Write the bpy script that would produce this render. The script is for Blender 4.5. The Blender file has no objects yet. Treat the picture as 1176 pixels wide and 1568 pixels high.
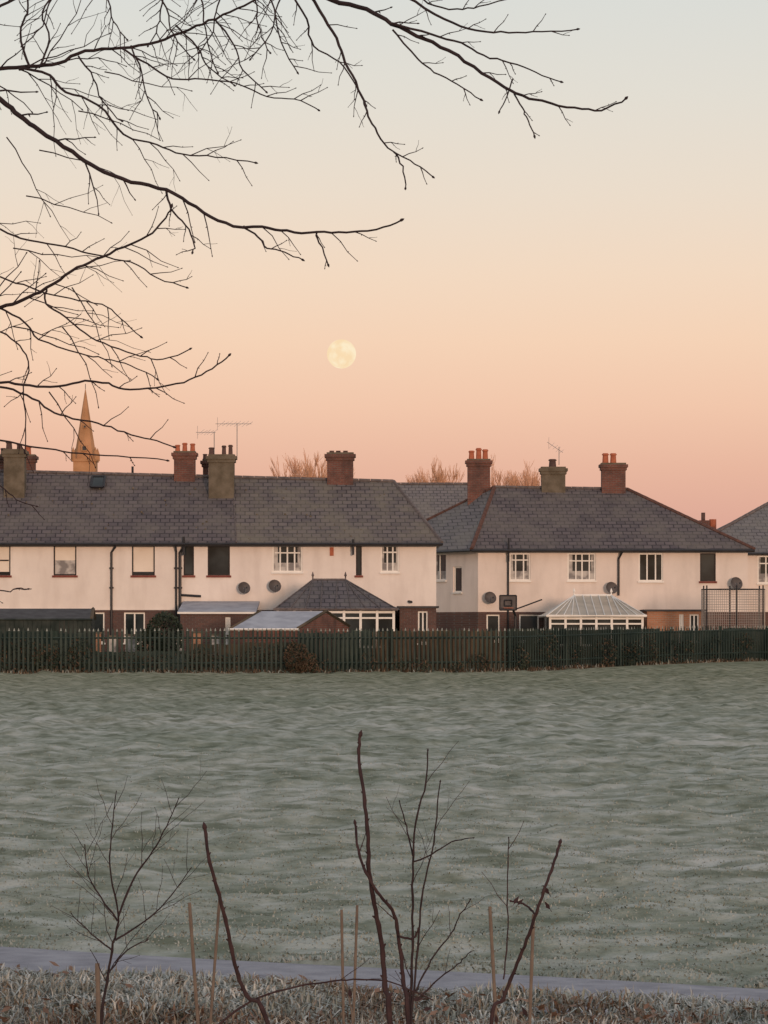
import bpy, math, random
import numpy as np
from mathutils import Vector, noise as mnoise
F=4847.0; EYE=1.6; HV=956.0; CU=588.0
R=random.Random(7)
scene=bpy.context.scene
def W(u,v,Y): return Vector(((u-CU)*Y/F, Y, EYE-(v-HV)*Y/F))
def lin(c):
    return tuple(((x/255)/12.92 if x/255<=0.04045 else ((x/255+0.055)/1.055)**2.4) for x in c)
# ---------------------------------------------------------------- materials
def newmat(name):
    m=bpy.data.materials.new(name); m.use_nodes=True
    nt=m.node_tree; b=nt.nodes["Principled BSDF"]
    return m,nt,b
def ramp(nt,stops,interp='LINEAR'):
    r=nt.nodes.new('ShaderNodeValToRGB'); r.color_ramp.interpolation=interp
    el=r.color_ramp.elements
    while len(el)<len(stops): el.new(0.5)
    for e,(p,c) in zip(el,stops):
        e.position=p; e.color=(*c,1)
    return r
def M(name,c1,c2,scale=2,rough=.85,bump=0,detail=5,spec=.25,bscale=None,metal=0,lo=.35,hi=.65):
    m,nt,b=newmat(name); N=nt.nodes; L=nt.links
    tc=N.new('ShaderNodeTexCoord'); n=N.new('ShaderNodeTexNoise')
    n.inputs['Scale'].default_value=scale; n.inputs['Detail'].default_value=detail
    L.new(tc.outputs['Object'],n.inputs['Vector'])
    r=ramp(nt,[(lo,c1),(hi,c2)]); L.new(n.outputs['Fac'],r.inputs['Fac'])
    L.new(r.outputs['Color'],b.inputs['Base Color'])
    b.inputs['Roughness'].default_value=rough; b.inputs['Specular IOR Level'].default_value=spec
    b.inputs['Metallic'].default_value=metal
    if bump:
        n2=N.new('ShaderNodeTexNoise'); n2.inputs['Scale'].default_value=bscale or scale*8
        n2.inputs['Detail'].default_value=4
        L.new(tc.outputs['Object'],n2.inputs['Vector'])
        bp=N.new('ShaderNodeBump'); bp.inputs['Strength'].default_value=bump; bp.inputs['Distance'].default_value=.02
        L.new(n2.outputs['Fac'],bp.inputs['Height']); L.new(bp.outputs['Normal'],b.inputs['Normal'])
    return m
def Mbrick(name,c1,c2,mortar,w,h,msize,c3=None,zk=1.0,rough=.85,c3amt=.5,nscale=.6,bump=.5):
    m,nt,b=newmat(name); N=nt.nodes; L=nt.links
    tc=N.new('ShaderNodeTexCoord'); s=N.new('ShaderNodeSeparateXYZ'); L.new(tc.outputs['Object'],s.inputs[0])
    a=N.new('ShaderNodeMath'); a.operation='MULTIPLY_ADD'; a.inputs[1].default_value=.8
    L.new(s.outputs['Y'],a.inputs[0]); L.new(s.outputs['X'],a.inputs[2])
    if zk!=1.0: a.inputs[1].default_value=0.05
    z=N.new('ShaderNodeMath'); z.operation='MULTIPLY'; z.inputs[1].default_value=zk; L.new(s.outputs['Z'],z.inputs[0])
    c=N.new('ShaderNodeCombineXYZ'); L.new(a.outputs[0],c.inputs[0]); L.new(z.outputs[0],c.inputs[1])
    br=N.new('ShaderNodeTexBrick'); L.new(c.outputs[0],br.inputs['Vector'])
    br.inputs['Color1'].default_value=(*c1,1); br.inputs['Color2'].default_value=(*c2,1); br.inputs['Mortar'].default_value=(*mortar,1)
    br.inputs['Scale'].default_value=1; br.inputs['Brick Width'].default_value=w; br.inputs['Row Height'].default_value=h
    br.inputs['Mortar Size'].default_value=msize; br.inputs['Mortar Smooth'].default_value=.3
    n=N.new('ShaderNodeTexNoise'); n.inputs['Scale'].default_value=nscale; n.inputs['Detail'].default_value=8; n.inputs['Roughness'].default_value=.65
    L.new(tc.outputs['Object'],n.inputs['Vector'])
    r=ramp(nt,[(.42,(0,0,0)),(.64,(c3amt,)*3)]); L.new(n.outputs['Fac'],r.inputs['Fac'])
    mx=N.new('ShaderNodeMixRGB'); L.new(r.outputs['Color'],mx.inputs['Fac']); L.new(br.outputs['Color'],mx.inputs[1])
    mx.inputs[2].default_value=(*(c3 or c1),1); L.new(mx.outputs[0],b.inputs['Base Color'])
    bp=N.new('ShaderNodeBump'); bp.invert=True; bp.inputs['Strength'].default_value=bump; bp.inputs['Distance'].default_value=.02
    L.new(br.outputs['Fac'],bp.inputs['Height']); L.new(bp.outputs['Normal'],b.inputs['Normal'])
    b.inputs['Roughness'].default_value=rough; b.inputs['Specular IOR Level'].default_value=.25
    return m
def Mrender(name,base,dirty,streak):
    m,nt,b=newmat(name); N=nt.nodes; L=nt.links
    tc=N.new('ShaderNodeTexCoord')
    n=N.new('ShaderNodeTexNoise'); n.inputs['Scale'].default_value=.5; n.inputs['Detail'].default_value=8; n.inputs['Roughness'].default_value=.7
    L.new(tc.outputs['Object'],n.inputs['Vector'])
    r=ramp(nt,[(.35,base),(.72,dirty)]); L.new(n.outputs['Fac'],r.inputs['Fac'])
    mp=N.new('ShaderNodeMapping'); mp.inputs['Scale'].default_value=(2.2,2.2,.5); L.new(tc.outputs['Object'],mp.inputs['Vector'])
    n2=N.new('ShaderNodeTexNoise'); n2.inputs['Scale'].default_value=1; n2.inputs['Detail'].default_value=5; L.new(mp.outputs[0],n2.inputs['Vector'])
    r2=ramp(nt,[(.48,(0,0,0)),(.82,(.55,.55,.55))]); L.new(n2.outputs['Fac'],r2.inputs['Fac'])
    mx=N.new('ShaderNodeMixRGB'); L.new(r2.outputs['Color'],mx.inputs['Fac']); L.new(r.outputs['Color'],mx.inputs[1]); mx.inputs[2].default_value=(*streak,1)
    L.new(mx.outputs[0],b.inputs['Base Color'])
    n3=N.new('ShaderNodeTexNoise'); n3.inputs['Scale'].default_value=35; L.new(tc.outputs['Object'],n3.inputs['Vector'])
    bp=N.new('ShaderNodeBump'); bp.inputs['Strength'].default_value=.4; bp.inputs['Distance'].default_value=.01
    L.new(n3.outputs['Fac'],bp.inputs['Height']); L.new(bp.outputs['Normal'],b.inputs['Normal'])
    b.inputs['Roughness'].default_value=.9
    return m
m_wall=Mrender('painted_render',(.80,.71,.635),(.69,.60,.535),(.55,.46,.40))
m_wall2=Mrender('painted_render_pink',(.78,.67,.595),(.67,.575,.505),(.53,.445,.385))
m_brickd=Mbrick('dark_brick',(.10,.055,.045),(.14,.07,.055),(.13,.11,.1),.225,.075,.01,(.06,.04,.04))
m_brickr=Mbrick('red_brick',(.20,.075,.052),(.15,.06,.045),(.17,.13,.11),.225,.075,.01,(.07,.042,.036),c3amt=.85,nscale=1.5)
m_bricko=Mbrick('orange_brick',(.45,.2,.11),(.38,.17,.09),(.35,.27,.2),.225,.075,.01,(.25,.13,.09))
m_olive=M('mossy_cement_render',(.10,.08,.055),(.16,.13,.095),3,.95,.5)
m_slateA=Mbrick('roof_slates_dark',(.128,.105,.107),(.085,.071,.076),(.032,.028,.03),.36,.26,.024,(.155,.133,.115),zk=1.75,c3amt=.65,nscale=.9)
m_slateB=Mbrick('roof_slates_weathered',(.15,.125,.12),(.105,.088,.088),(.042,.036,.037),.36,.26,.024,(.175,.15,.115),zk=1.75,c3amt=.75,nscale=.9)
m_slateC=Mbrick('roof_slates_grey',(.175,.155,.155),(.13,.118,.12),(.055,.05,.052),.36,.26,.022,(.2,.18,.155),zk=1.75,c3amt=.6,nscale=.9)
m_ridge=M('ridge_tiles_grey',(.09,.075,.073),(.16,.13,.12),6)
m_ridger=M('ridge_tiles_terracotta',(.085,.045,.036),(.14,.068,.05),6)
m_pot=M('terracotta_pot',(.36,.105,.055),(.46,.15,.08),8)
m_potd=M('dark_pot',(.07,.045,.04),(.12,.07,.06),8)
m_black=M('black_plastic',(.014,.013,.015),(.024,.022,.024),4,.5,spec=.4)
m_white=M('white_upvc',(.72,.68,.62),(.8,.76,.7),3,.5,spec=.4)
m_brown=M('dark_brown_frame',(.016,.012,.012),(.03,.02,.018),5,.6)
m_sill=M('red_tile_sill',(.16,.045,.035),(.22,.07,.05),10)
m_glass=M('window_glass',(.014,.019,.02),(.05,.06,.062),.9,.07,spec=.18)
m_blind=M('window_blind',(.74,.63,.52),(.8,.69,.58),2,.6,spec=.1)
m_curt=M('net_curtain',(.22,.2,.19),(.5,.46,.42),3,.5,lo=.4,hi=.55,spec=.1)
m_dish=M('dish_grey',(.07,.06,.058),(.11,.095,.09),4,.6)
m_metal=M('aluminium_tube',(.28,.26,.25),(.35,.33,.32),4,.4,metal=.5)
m_green=M('green_painted_steel',(.013,.026,.021),(.034,.052,.042),1.3,.6)
m_tip=M('frosted_steel',(.14,.17,.15),(.34,.36,.34),9,.8)
m_board=M('green_stained_boards',(.014,.024,.018),(.045,.052,.036),.9,.9,.3,lo=.4,hi=.6)
m_boardg=M('greenish_boards',(.024,.04,.032),(.065,.078,.062),.9,.9,.3,lo=.4,hi=.6)
m_boardb=M('weathered_brown_boards',(.05,.042,.027),(.11,.077,.048),.9,.9,.3,lo=.4,hi=.6)
m_shed=M('dark_shed_timber',(.02,.028,.024),(.045,.052,.045),3,.9)
m_felt=M('roofing_felt',(.05,.045,.045),(.08,.075,.075),3,.9)
m_frostroof=M('frosted_sheet_roof',(.27,.27,.30),(.38,.38,.41),2,.6)
m_polyc=M('polycarbonate_panel',(.36,.30,.22),(.5,.41,.31),1.5,.3,spec=.5)
m_bark=M('dark_bark',(.018,.010,.011),(.04,.024,.024),30,.8,lo=.3,hi=.7)
m_barkr=M('reddish_stem',(.026,.013,.014),(.055,.028,.027),30,.8,lo=.3,hi=.7)
m_cane=M('bamboo_cane',(.12,.088,.07),(.19,.145,.11),12,.8)
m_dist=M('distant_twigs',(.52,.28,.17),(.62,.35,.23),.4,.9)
m_stone=M('church_sandstone',(.40,.20,.095),(.52,.27,.14),.5,.9)
m_hedge=M('hedge_leaf',(.012,.022,.014),(.04,.05,.03),1.2,.8)
m_hedgeb=M('brown_hedge_leaf',(.06,.038,.022),(.12,.078,.048),1.5,.85)
m_dryg=M('dry_grass',(.17,.125,.09),(.32,.245,.175),1.5,.9)
m_frostg=M('frosted_grass_blade',(.28,.285,.255),(.56,.55,.51),2.5,.9)
m_fieldb=M('field_grass_blade',(.19,.205,.165),(.37,.375,.335),1.3,.9)
m_leaf=M('dead_leaf',(.12,.07,.048),(.22,.135,.095),5,.8)
m_net=M('net_strands',(.3,.26,.23),(.38,.34,.3),4,.9)
# ---------------------------------------------------------------- mesh builder
class MB:
    def __init__(s): s.v=[]; s.f=[]; s.m=[]; s.mats=[]
    def mi(s,m):
        if m not in s.mats: s.mats.append(m)
        return s.mats.index(m)
    def face(s,pts,m):
        i=len(s.v); s.v.extend([tuple(p) for p in pts]); s.f.append(tuple(range(i,i+len(pts)))); s.m.append(s.mi(m))
    def box(s,a,b,m,T=None):
        x0,x1=sorted((a[0],b[0])); y0,y1=sorted((a[1],b[1])); z0,z1=sorted((a[2],b[2]))
        c=[(x0,y0,z0),(x1,y0,z0),(x1,y1,z0),(x0,y1,z0),(x0,y0,z1),(x1,y0,z1),(x1,y1,z1),(x0,y1,z1)]
        if T: c=[T(*p) for p in c]
        i=len(s.v); s.v.extend([tuple(p) for p in c]); k=s.mi(m)
        for q in ((0,3,2,1),(4,5,6,7),(0,1,5,4),(1,2,6,5),(2,3,7,6),(3,0,4,7)):
            s.f.append(tuple(i+j for j in q)); s.m.append(k)
    def tube(s,pts,rad,m,n=6,cap=True):
        pts=[Vector(p) for p in pts]
        if not hasattr(rad,'__len__'): rad=[rad]*len(pts)
        k=s.mi(m); base=len(s.v); up=None
        for i,p in enumerate(pts):
            t=(pts[min(i+1,len(pts)-1)]-pts[max(i-1,0)])
            if t.length<1e-9: t=Vector((0,0,1))
            t.normalize()
            if up is None:
                a=Vector((0,0,1)) if abs(t.z)<.9 else Vector((1,0,0)); up=t.cross(a).normalized()
            else:
                up=(up-t*up.dot(t)); 
                if up.length<1e-6: up=t.orthogonal()
                up.normalize()
            w=t.cross(up)
            for j in range(n):
                an=2*math.pi*j/n
                s.v.append(tuple(p+(up*math.cos(an)+w*math.sin(an))*rad[i]))
        for i in range(len(pts)-1):
            for j in range(n):
                a=base+i*n+j; b=base+i*n+(j+1)%n
                s.f.append((a,b,b+n,a+n)); s.m.append(k)
        if cap:
            s.f.append(tuple(base+j for j in range(n))[::-1]); s.m.append(k)
            e=base+(len(pts)-1)*n; s.f.append(tuple(e+j for j in range(n))); s.m.append(k)
    def obj(s,name,parent=None,smooth=False,origin=None):
        me=bpy.data.meshes.new(name)
        arr=np.array(s.v,dtype=float)
        if parent is not None: o0=np.array(parent.location)
        elif origin is not None: o0=np.array(origin)
        else:
            o0=(arr.min(0)+arr.max(0))/2; o0[2]=arr[:,2].min()
        arr=arr-o0
        me.from_pydata(arr.tolist(),[],s.f)
        for m in s.mats: me.materials.append(m)
        me.polygons.foreach_set('material_index',s.m)
        if smooth: me.polygons.foreach_set('use_smooth',[True]*len(s.f))
        me.update()
        o=bpy.data.objects.new(name,me); scene.collection.objects.link(o)
        if parent is not None: o.parent=parent
        else: o.location=tuple(o0)
        return o
def empty(name,loc):
    e=bpy.data.objects.new(name,None); e.location=loc; scene.collection.objects.link(e); e.empty_display_size=.5
    return e
# ---------------------------------------------------------------- terrain height
def sst(a,b,x):
    t=np.clip((x-a)/(b-a),0,1); return t*t*(3-2*t)
def pathfar(x): return 14.62-0.54*np.clip(x,-40,40)+.06*np.sin(x*1.3)
PW=1.35
def gh(x,y):
    x=np.asarray(x,dtype=float); y=np.asarray(y,dtype=float)
    z=0.24*sst(2,14.5,x)*sst(70,116,y)
    near=pathfar(x)-PW-y
    z=z+sst(0.0,1.2,near)*(0.06+np.clip(x+1.8,0,4)*.008)
    return z
def g1(x,y): return float(gh(x,y))
def hsh(i,j,s):
    h=(i.astype(np.int64)*374761393+j.astype(np.int64)*668265263+s*1442695041)&0x7fffffff
    h=((h^(h>>13))*1274126177)&0x7fffffff
    return ((h^(h>>16))&0xffff)/65535.0
def vn(x,y,sc,s):
    x=x/sc; y=y/sc; i=np.floor(x); j=np.floor(y); fx=x-i; fy=y-j
    fx=fx*fx*(3-2*fx); fy=fy*fy*(3-2*fy)
    a=hsh(i,j,s); b=hsh(i+1,j,s); c=hsh(i,j+1,s); d=hsh(i+1,j+1,s)
    return (a*(1-fx)+b*fx)*(1-fy)+(c*(1-fx)+d*fx)*fy
# ---------------------------------------------------------------- ground sheet
ys=[-4000,-600,-60,0,4,7,8.5]
inv=np.arange(1/9.5,1/112.,-0.9/(EYE*F)); ys+=list(1/inv); ys+=[113,116,120,130,150,200,400,1000,5000]
ys=np.array(ys)
sd=np.linspace(-.15,.15,430)
offs=np.array([.6,2,6,20,80,400,1500,5000])
cols=[('o',-o) for o in offs[::-1]]+[('s',s) for s in sd]+[('o',o) for o in offs]
Xg=np.zeros((len(ys),len(cols)))
wy=np.clip(ys,9.5,120)
for c,(k,val) in enumerate(cols):
    Xg[:,c]= wy*val if k=='s' else np.sign(val)*(wy*.15)+val
Yg=np.repeat(ys[:,None],len(cols),1)
Z=gh(Xg,Yg)
fade=sst(8,12,Yg)*(1-sst(105,112,Yg))
far=sst(14,60,Yg)
def clump(x,y): return vn(x,y,.8,1)*.5+vn(x,y,.36,2)*.5+vn(x+7,y,.17,3)*.3+vn(x,y,.07,4)*.1
cl=clump(Xg,Yg)
onp=sst(-.25,.02,pathfar(Xg)-Yg)*(1-sst(PW-.02,PW+.15,pathfar(Xg)-Yg))
AMP=lambda f:(.10+.09*f)
Z=Z+fade*(cl-.70)*AMP(far)*(1-onp) - onp*.03
nearb=sst(0.05,.5,pathfar(Xg)-PW-Yg)*fade
Z=Z+nearb*.10*(vn(Xg,Yg,.5,31)-.4)
V=np.stack([Xg,Yg,Z],-1).reshape(-1,3)
nr,nc=Xg.shape
idx=np.arange(nr*nc).reshape(nr,nc)
Q=np.stack([idx[:-1,:-1],idx[:-1,1:],idx[1:,1:],idx[1:,:-1]],-1).reshape(-1,4)
me=bpy.data.meshes.new('grass_field')
me.vertices.add(len(V)); me.vertices.foreach_set('co',V.ravel())
me.loops.add(Q.size); me.loops.foreach_set('vertex_index',Q.ravel().astype(np.int32))
me.polygons.add(len(Q)); me.polygons.foreach_set('loop_start',np.arange(0,Q.size,4,dtype=np.int32)); me.polygons.foreach_set('loop_total',np.full(len(Q),4,dtype=np.int32))
me.update(calc_edges=True); me.validate()
m,nt,b=newmat('frosted_grass'); N=nt.nodes; L=nt.links
tc=N.new('ShaderNodeTexCoord')
def nz(scale,detail,rough=.6):
    n=N.new('ShaderNodeTexNoise'); n.inputs['Scale'].default_value=scale; n.inputs['Detail'].default_value=detail; n.inputs['Roughness'].default_value=rough
    L.new(tc.outputs['Object'],n.inputs['Vector']); return n
n1=nz(2.0,5,.62); r1=ramp(nt,[(.36,(.155,.168,.125)),(.49,(.28,.292,.245)),(.63,(.43,.43,.395))]); L.new(n1.outputs['Fac'],r1.inputs['Fac'])
n2=nz(.13,4); r2=ramp(nt,[(.35,(.80,.83,.77)),(.65,(1.1,1.08,1.07))]); L.new(n2.outputs['Fac'],r2.inputs['Fac'])
mx=N.new('ShaderNodeMixRGB'); mx.blend_type='MULTIPLY'; mx.inputs[0].default_value=1; L.new(r1.outputs[0],mx.inputs[1]); L.new(r2.outputs[0],mx.inputs[2])
# less frost toward the houses end of the field
s=N.new('ShaderNodeSeparateXYZ'); L.new(tc.outputs['Object'],s.inputs[0])
mr=N.new('ShaderNodeMapRange'); mr.inputs[1].default_value=35; mr.inputs[2].default_value=100; mr.interpolation_type='SMOOTHSTEP'; L.new(s.outputs['Y'],mr.inputs[0])
mx2=N.new('ShaderNodeMixRGB'); mx2.blend_type='MULTIPLY'; L.new(mr.outputs[0],mx2.inputs[0]); L.new(mx.outputs[0],mx2.inputs[1]); mx2.inputs[2].default_value=(.72,.68,.54,1)
L.new(mx2.outputs[0],b.inputs['Base Color']); b.inputs['Roughness'].default_value=.95; b.inputs['Specular IOR Level'].default_value=.1
n3=nz(22,4,.7); bp=N.new('ShaderNodeBump'); bp.inputs['Strength'].default_value=.6; bp.inputs['Distance'].default_value=.04
L.new(n3.outputs['Fac'],bp.inputs['Height']); L.new(bp.outputs['Normal'],b.inputs['Normal'])
me.materials.append(m)
ground=bpy.data.objects.new('grass_field',me); scene.collection.objects.link(ground)
# footpath
m_path=M('frosted_tarmac',(.22,.212,.235),(.31,.30,.325),6,.9,.4,bscale=60)
P=MB()
xs=np.arange(-30,30,.25)
nn=5
for i in range(len(xs)-1):
    for j in range(nn):
        q=[]
        for (x,t) in ((xs[i],j/nn),(xs[i+1],j/nn),(xs[i+1],(j+1)/nn),(xs[i],(j+1)/nn)):
            y=float(pathfar(x))-t*PW
            q.append((x,y,.012+.015*math.sin(math.pi*t)))
        P.face(q[::-1],m_path)
P.obj('footpath',smooth=True)
# ---------------------------------------------------------------- grass blades (numpy)
def blades(name,mats,pts,h0,h1,w,seed,lean=.6,matp=None):
    rs=np.random.RandomState(seed); n=len(pts)
    a=rs.rand(n)*6.283; d=np.stack([np.cos(a),np.sin(a),np.zeros(n)],1)
    b=rs.rand(n)*6.283; ld=np.stack([np.cos(b),np.sin(b),np.zeros(n)],1)
    h=h0+(h1-h0)*rs.rand(n)**1.5; le=lean*rs.rand(n)
    wv=(w*(.6+.8*rs.rand(n)))[:,None]
    mid=pts+ld*(h*le*.35)[:,None]; mid[:,2]+=h*.65
    tip=pts+ld*(h*le*1.1)[:,None]; tip[:,2]+=h*(1-.35*le)
    V=np.stack([pts-d*wv/2,pts+d*wv/2,mid+d*wv*.35,mid-d*wv*.35,tip],1).reshape(-1,3)
    base=np.arange(n)*5
    o=V.mean(0); V=V-o
    quads=np.stack([base,base+1,base+2,base+3],1); tris=np.stack([base+3,base+2,base+4],1)
    loops=np.concatenate([quads.ravel(),tris.ravel()]).astype(np.int32)
    ls=np.concatenate([np.arange(n)*4,4*n+np.arange(n)*3]).astype(np.int32); lt=np.concatenate([np.full(n,4),np.full(n,3)]).astype(np.int32)
    me=bpy.data.meshes.new(name); me.vertices.add(len(V)); me.vertices.foreach_set('co',V.ravel())
    me.loops.add(len(loops)); me.loops.foreach_set('vertex_index',loops)
    me.polygons.add(2*n); me.polygons.foreach_set('loop_start',ls); me.polygons.foreach_set('loop_total',lt)
    mi=rs.choice(len(mats),n,p=matp).astype(np.int32); me.polygons.foreach_set('material_index',np.concatenate([mi,mi]))
    for mm in mats: me.materials.append(mm)
    me.update(calc_edges=True); me.validate()
    ob=bpy.data.objects.new(name,me); ob.location=o; scene.collection.objects.link(ob); return ob
rs=np.random.RandomState(5)
n=110000
y=1/(1/13.2+(1/42.-1/13.2)*rs.rand(n)); x=(rs.rand(n)-.5)*.30*y
dens=vn(x,y,.36,2); keep=(dens+rs.rand(n)*.6>.62)&(y>pathfar(x)+.03)
x=x[keep];y=y[keep]
z=gh(x,y)+(clump(x,y)-.70)*AMP(sst(14,60,y))-.012
blades('field_grass_blades',[m_fieldb],np.stack([x,y,z],1),.012,.036,.011,6,1.8)
# rough frosted bank in front of the path
tus=[]
for k in range(1000):
    ty=rs.rand()*3.6+10.6; tx=(rs.rand()-.5)*.34*ty
    if ty>pathfar(tx)-PW-.02: continue
    m_=int(45+rs.rand()*60); rr=.04+rs.rand()*.10
    px=tx+rs.randn(m_)*rr; py=ty+rs.randn(m_)*rr
    tus.append(np.stack([px,py,gh(px,py)-.02+.11*vn(px,py,.5,31)],1))
tus=np.concatenate(tus); tus=tus[tus[:,1]<pathfar(tus[:,0])-PW+.03]
tone=vn(tus[:,0],tus[:,1],.38,77)
blades('rough_grass_bank',[m_frostg,m_fieldb,m_dryg],tus[tone>.52],.02,.095,.009,11,2.2,[.58,.27,.15])
blades('dry_grass_bank',[m_dryg,m_frostg,m_leaf,m_fieldb],tus[tone<=.52],.02,.09,.009,12,2.2,[.40,.18,.27,.15])
# dead leaves
D=MB()
for k in range(2200):
    ty=R.uniform(10.8,14.6); tx=R.uniform(-.17,.17)*ty
    if ty>pathfar(tx)-PW-.05: continue
    if mnoise.noise(Vector((tx*1.7,ty*1.7,0)))<.0: continue
    c=Vector((tx,ty,g1(tx,ty)+R.uniform(.03,.11))); a=R.uniform(0,6.28); sz=R.uniform(.012,.026)
    d=Vector((math.cos(a),math.sin(a),R.uniform(-.6,.6)))*sz; e=Vector((-math.sin(a),math.cos(a),R.uniform(-.8,.8)))*sz*.45
    D.face([c-d,c+e,c+d,c-e],m_leaf)
D.obj('dead_leaves')
# ---------------------------------------------------------------- wall with openings
def wall(mb,T,x0,x1,z0,z1,ops,mat,matlow=None,zlow=None):
    xs=sorted({x0,x1,*[o[0] for o in ops],*[o[1] for o in ops]})
    zs=sorted({z0,z1,*[o[2] for o in ops],*[o[3] for o in ops],*([zlow] if zlow else [])})
    for i in range(len(xs)-1):
        for j in range(len(zs)-1):
            cx=(xs[i]+xs[i+1])/2; cz=(zs[j]+zs[j+1])/2
            if any(o[0]<cx<o[1] and o[2]<cz<o[3] for o in ops): continue
            mm=matlow if (matlow and cz<zlow) else mat
            mb.face([T(xs[i],0,zs[j]),T(xs[i+1],0,zs[j]),T(xs[i+1],0,zs[j+1]),T(xs[i],0,zs[j+1])],mm)
    d=.12
    for o in ops:
        a,b,c,e=o[:4]
        mb.face([T(a,0,c),T(a,0,e),T(a,d,e),T(a,d,c)],mat); mb.face([T(b,0,c),T(b,d,c),T(b,d,e),T(b,0,e)],mat)
        mb.face([T(a,0,c),T(a,d,c),T(b,d,c),T(b,0,c)],mat); mb.face([T(a,0,e),T(b,0,e),T(b,d,e),T(a,d,e)],mat)
def window(fr,gl,T,o,kind,mull=(.5,),trans=None):
    a,b,c,e=o[:4]; fm=m_white if kind.startswith('white') else m_brown
    t=.055 if kind.startswith('white') else .05
    d0,d1=.05,.10
    fr.box((a,d0,c),(a+t,d1,e),fm,T); fr.box((b-t,d0,c),(b,d1,e),fm,T)
    fr.box((a+t,d0,c),(b-t,d1,c+t),fm,T); fr.box((a+t,d0,e-t),(b-t,d1,e),fm,T)
    for q in mull:
        x=a+(b-a)*q; fr.box((x-t*.5,d0+.004,c+t),(x+t*.5,d1,e-t),fm,T)
    if trans: 
        z=c+(e-c)*trans; ed=[a+t]+[a+(b-a)*q for q in mull]+[b-t]
        for i in range(len(ed)-1): fr.box((ed[i]+t*.5,d0+.008,z-.025),(ed[i+1]-t*.5,d1,z+.025),fm,T)
    def pane(x0,x1,z0,z1,mm): gl.face([T(x0,.085,z0),T(x1,.085,z0),T(x1,.085,z1),T(x0,.085,z1)],mm)
    if kind=='blind':
        s_=c+(e-c)*.12; pane(a,b,c,s_,m_glass); pane(a,b,s_,e,m_blind)
    elif kind=='halfblind':
        s_=c+(e-c)*.5; pane(a,b,c,s_,m_curt); pane(a,b,s_,e,m_blind)
    elif kind=='whitecurt':
        w_=(b-a); pane(a,a+w_*.18,c,e,m_curt); pane(a+w_*.18,b-w_*.16,c,c+(e-c)*.35,m_curt); pane(a+w_*.18,b-w_*.16,c+(e-c)*.35,e,m_glass); pane(b-w_*.16,b,c,e,m_curt)
    else: pane(a,b,c,e,m_glass)
    # sill
    if kind.startswith('white'): fr.box((a-.04,-.06,c-.06),(b+.04,.05,c-.002),m_white,T)
    else: fr.box((a-.05,-.05,c-.08),(b+.05,.05,c-.002),m_sill,T)
def dish(parent,u,v,Y,r=.24,Yw=None):
    mb=MB(); c=W(u,v,Y-.35); yw=Y
    nseg=16; rings=4; ax=Vector((.35,-1,.35)).normalized(); e1=ax.cross(Vector((0,0,1))).normalized(); e2=e1.cross(ax)
    prev=None
    for k in range(rings+1):
        rr=r*k/rings; dep=.09*(k/rings)**2
        ring=[c+ax*(dep-.09)+(e1*math.cos(t*2*math.pi/nseg)+e2*math.sin(t*2*math.pi/nseg))*rr for t in range(nseg)]
        if prev:
            for t in range(nseg): mb.face([prev[t],prev[(t+1)%nseg],ring[(t+1)%nseg],ring[t]],m_dish)
        prev=ring
    mb.tube([c-e2*r*.9 if e2.z>0 else c+e2*r*.9, c+ax*.32+Vector((0,0,-.1))],.012,m_metal)
    mb.tube([c+ax*.30+Vector((0,0,-.1)),c+ax*.36+Vector((0,0,-.1))],.03,m_black)
    mb.tube([c-ax*.09,Vector((c.x,c.y+.2,c.z-.05)),Vector((c.x,yw-.002,c.z-.15))],.018,m_metal)
    mb.obj('satellite_dish',parent)
def chimney(parent,u0,u1,vt,vb,Y,mat,pots,depth=.8,cap=None):
    mb=MB(); f=Y/F; x0=(u0-CU)*f; x1=(u1-CU)*f; zt=EYE-(vt-HV)*f; zb=EYE-(vb-HV)*f-.7
    y0=Y-depth/2; y1=Y+depth/2
    mb.box((x0+.08,y0+.08,zb),(x1-.08,y1-.08,zt-.34),mat)
    mb.box((x0+.03,y0+.03,zt-.34),(x1-.03,y1-.03,zt-.22),mat)
    mb.box((x0-.02,y0-.02,zt-.22),(x1+.02,y1+.02,zt-.10),mat)
    mb.box((x0+.06,y0+.06,zt-.10),(x1-.06,y1-.06,zt-.03),m_olive)
    for (pu,ph,pw,pm) in pots:
        x=(pu-CU)*f; r=pw*f/2; h=ph*f
        mb.tube([(x,Y,zt-.08),(x,Y,zt-.03),(x,Y,zt-.03+h*.8),(x,Y,zt-.03+h*.8),(x,Y,zt-.03+h*.92),(x,Y,zt-.03+h*.92),(x,Y,zt-.03+h)],[r*1.1,r,r*.85,r*1.1,r*1.1,r*.9,r*.85],pm,10)
    mb.obj('chimney',parent)
def aerial(parent,u,vb,vt,Y,ua,ub,n=7,tilt=0):
    mb=MB(); f=Y/F
    b=W(u,vb,Y); t=W(u,vt,Y); mb.tube([b,t],.018,m_metal)
    a=W(ua,vt+1-tilt,Y); c=W(ub,vt+1+tilt,Y); mb.tube([a,c],.011,m_metal)
    for k in range(n):
        p=a.lerp(c,(k+.5)/n); h=.16+.05*(k%2)
        mb.tube([p-Vector((.12,.25,h*.6)),p+Vector((.12,.25,h*.6))] if k else [p-Vector((0,0,.25)),p+Vector((0,0,.25))],.006,m_metal,4)
    mb.obj('tv_aerial',parent)
def ridge_tiles(mb,a,b,r,m,step=.45):
    a=Vector(a);b=Vector(b); L_=(b-a).length; n=max(1,int(L_/step)); d=(b-a)/n
    for i in range(n):
        mb.tube([a+d*i,a+d*(i+.97)],[r,r*.93],m,6)
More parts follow.
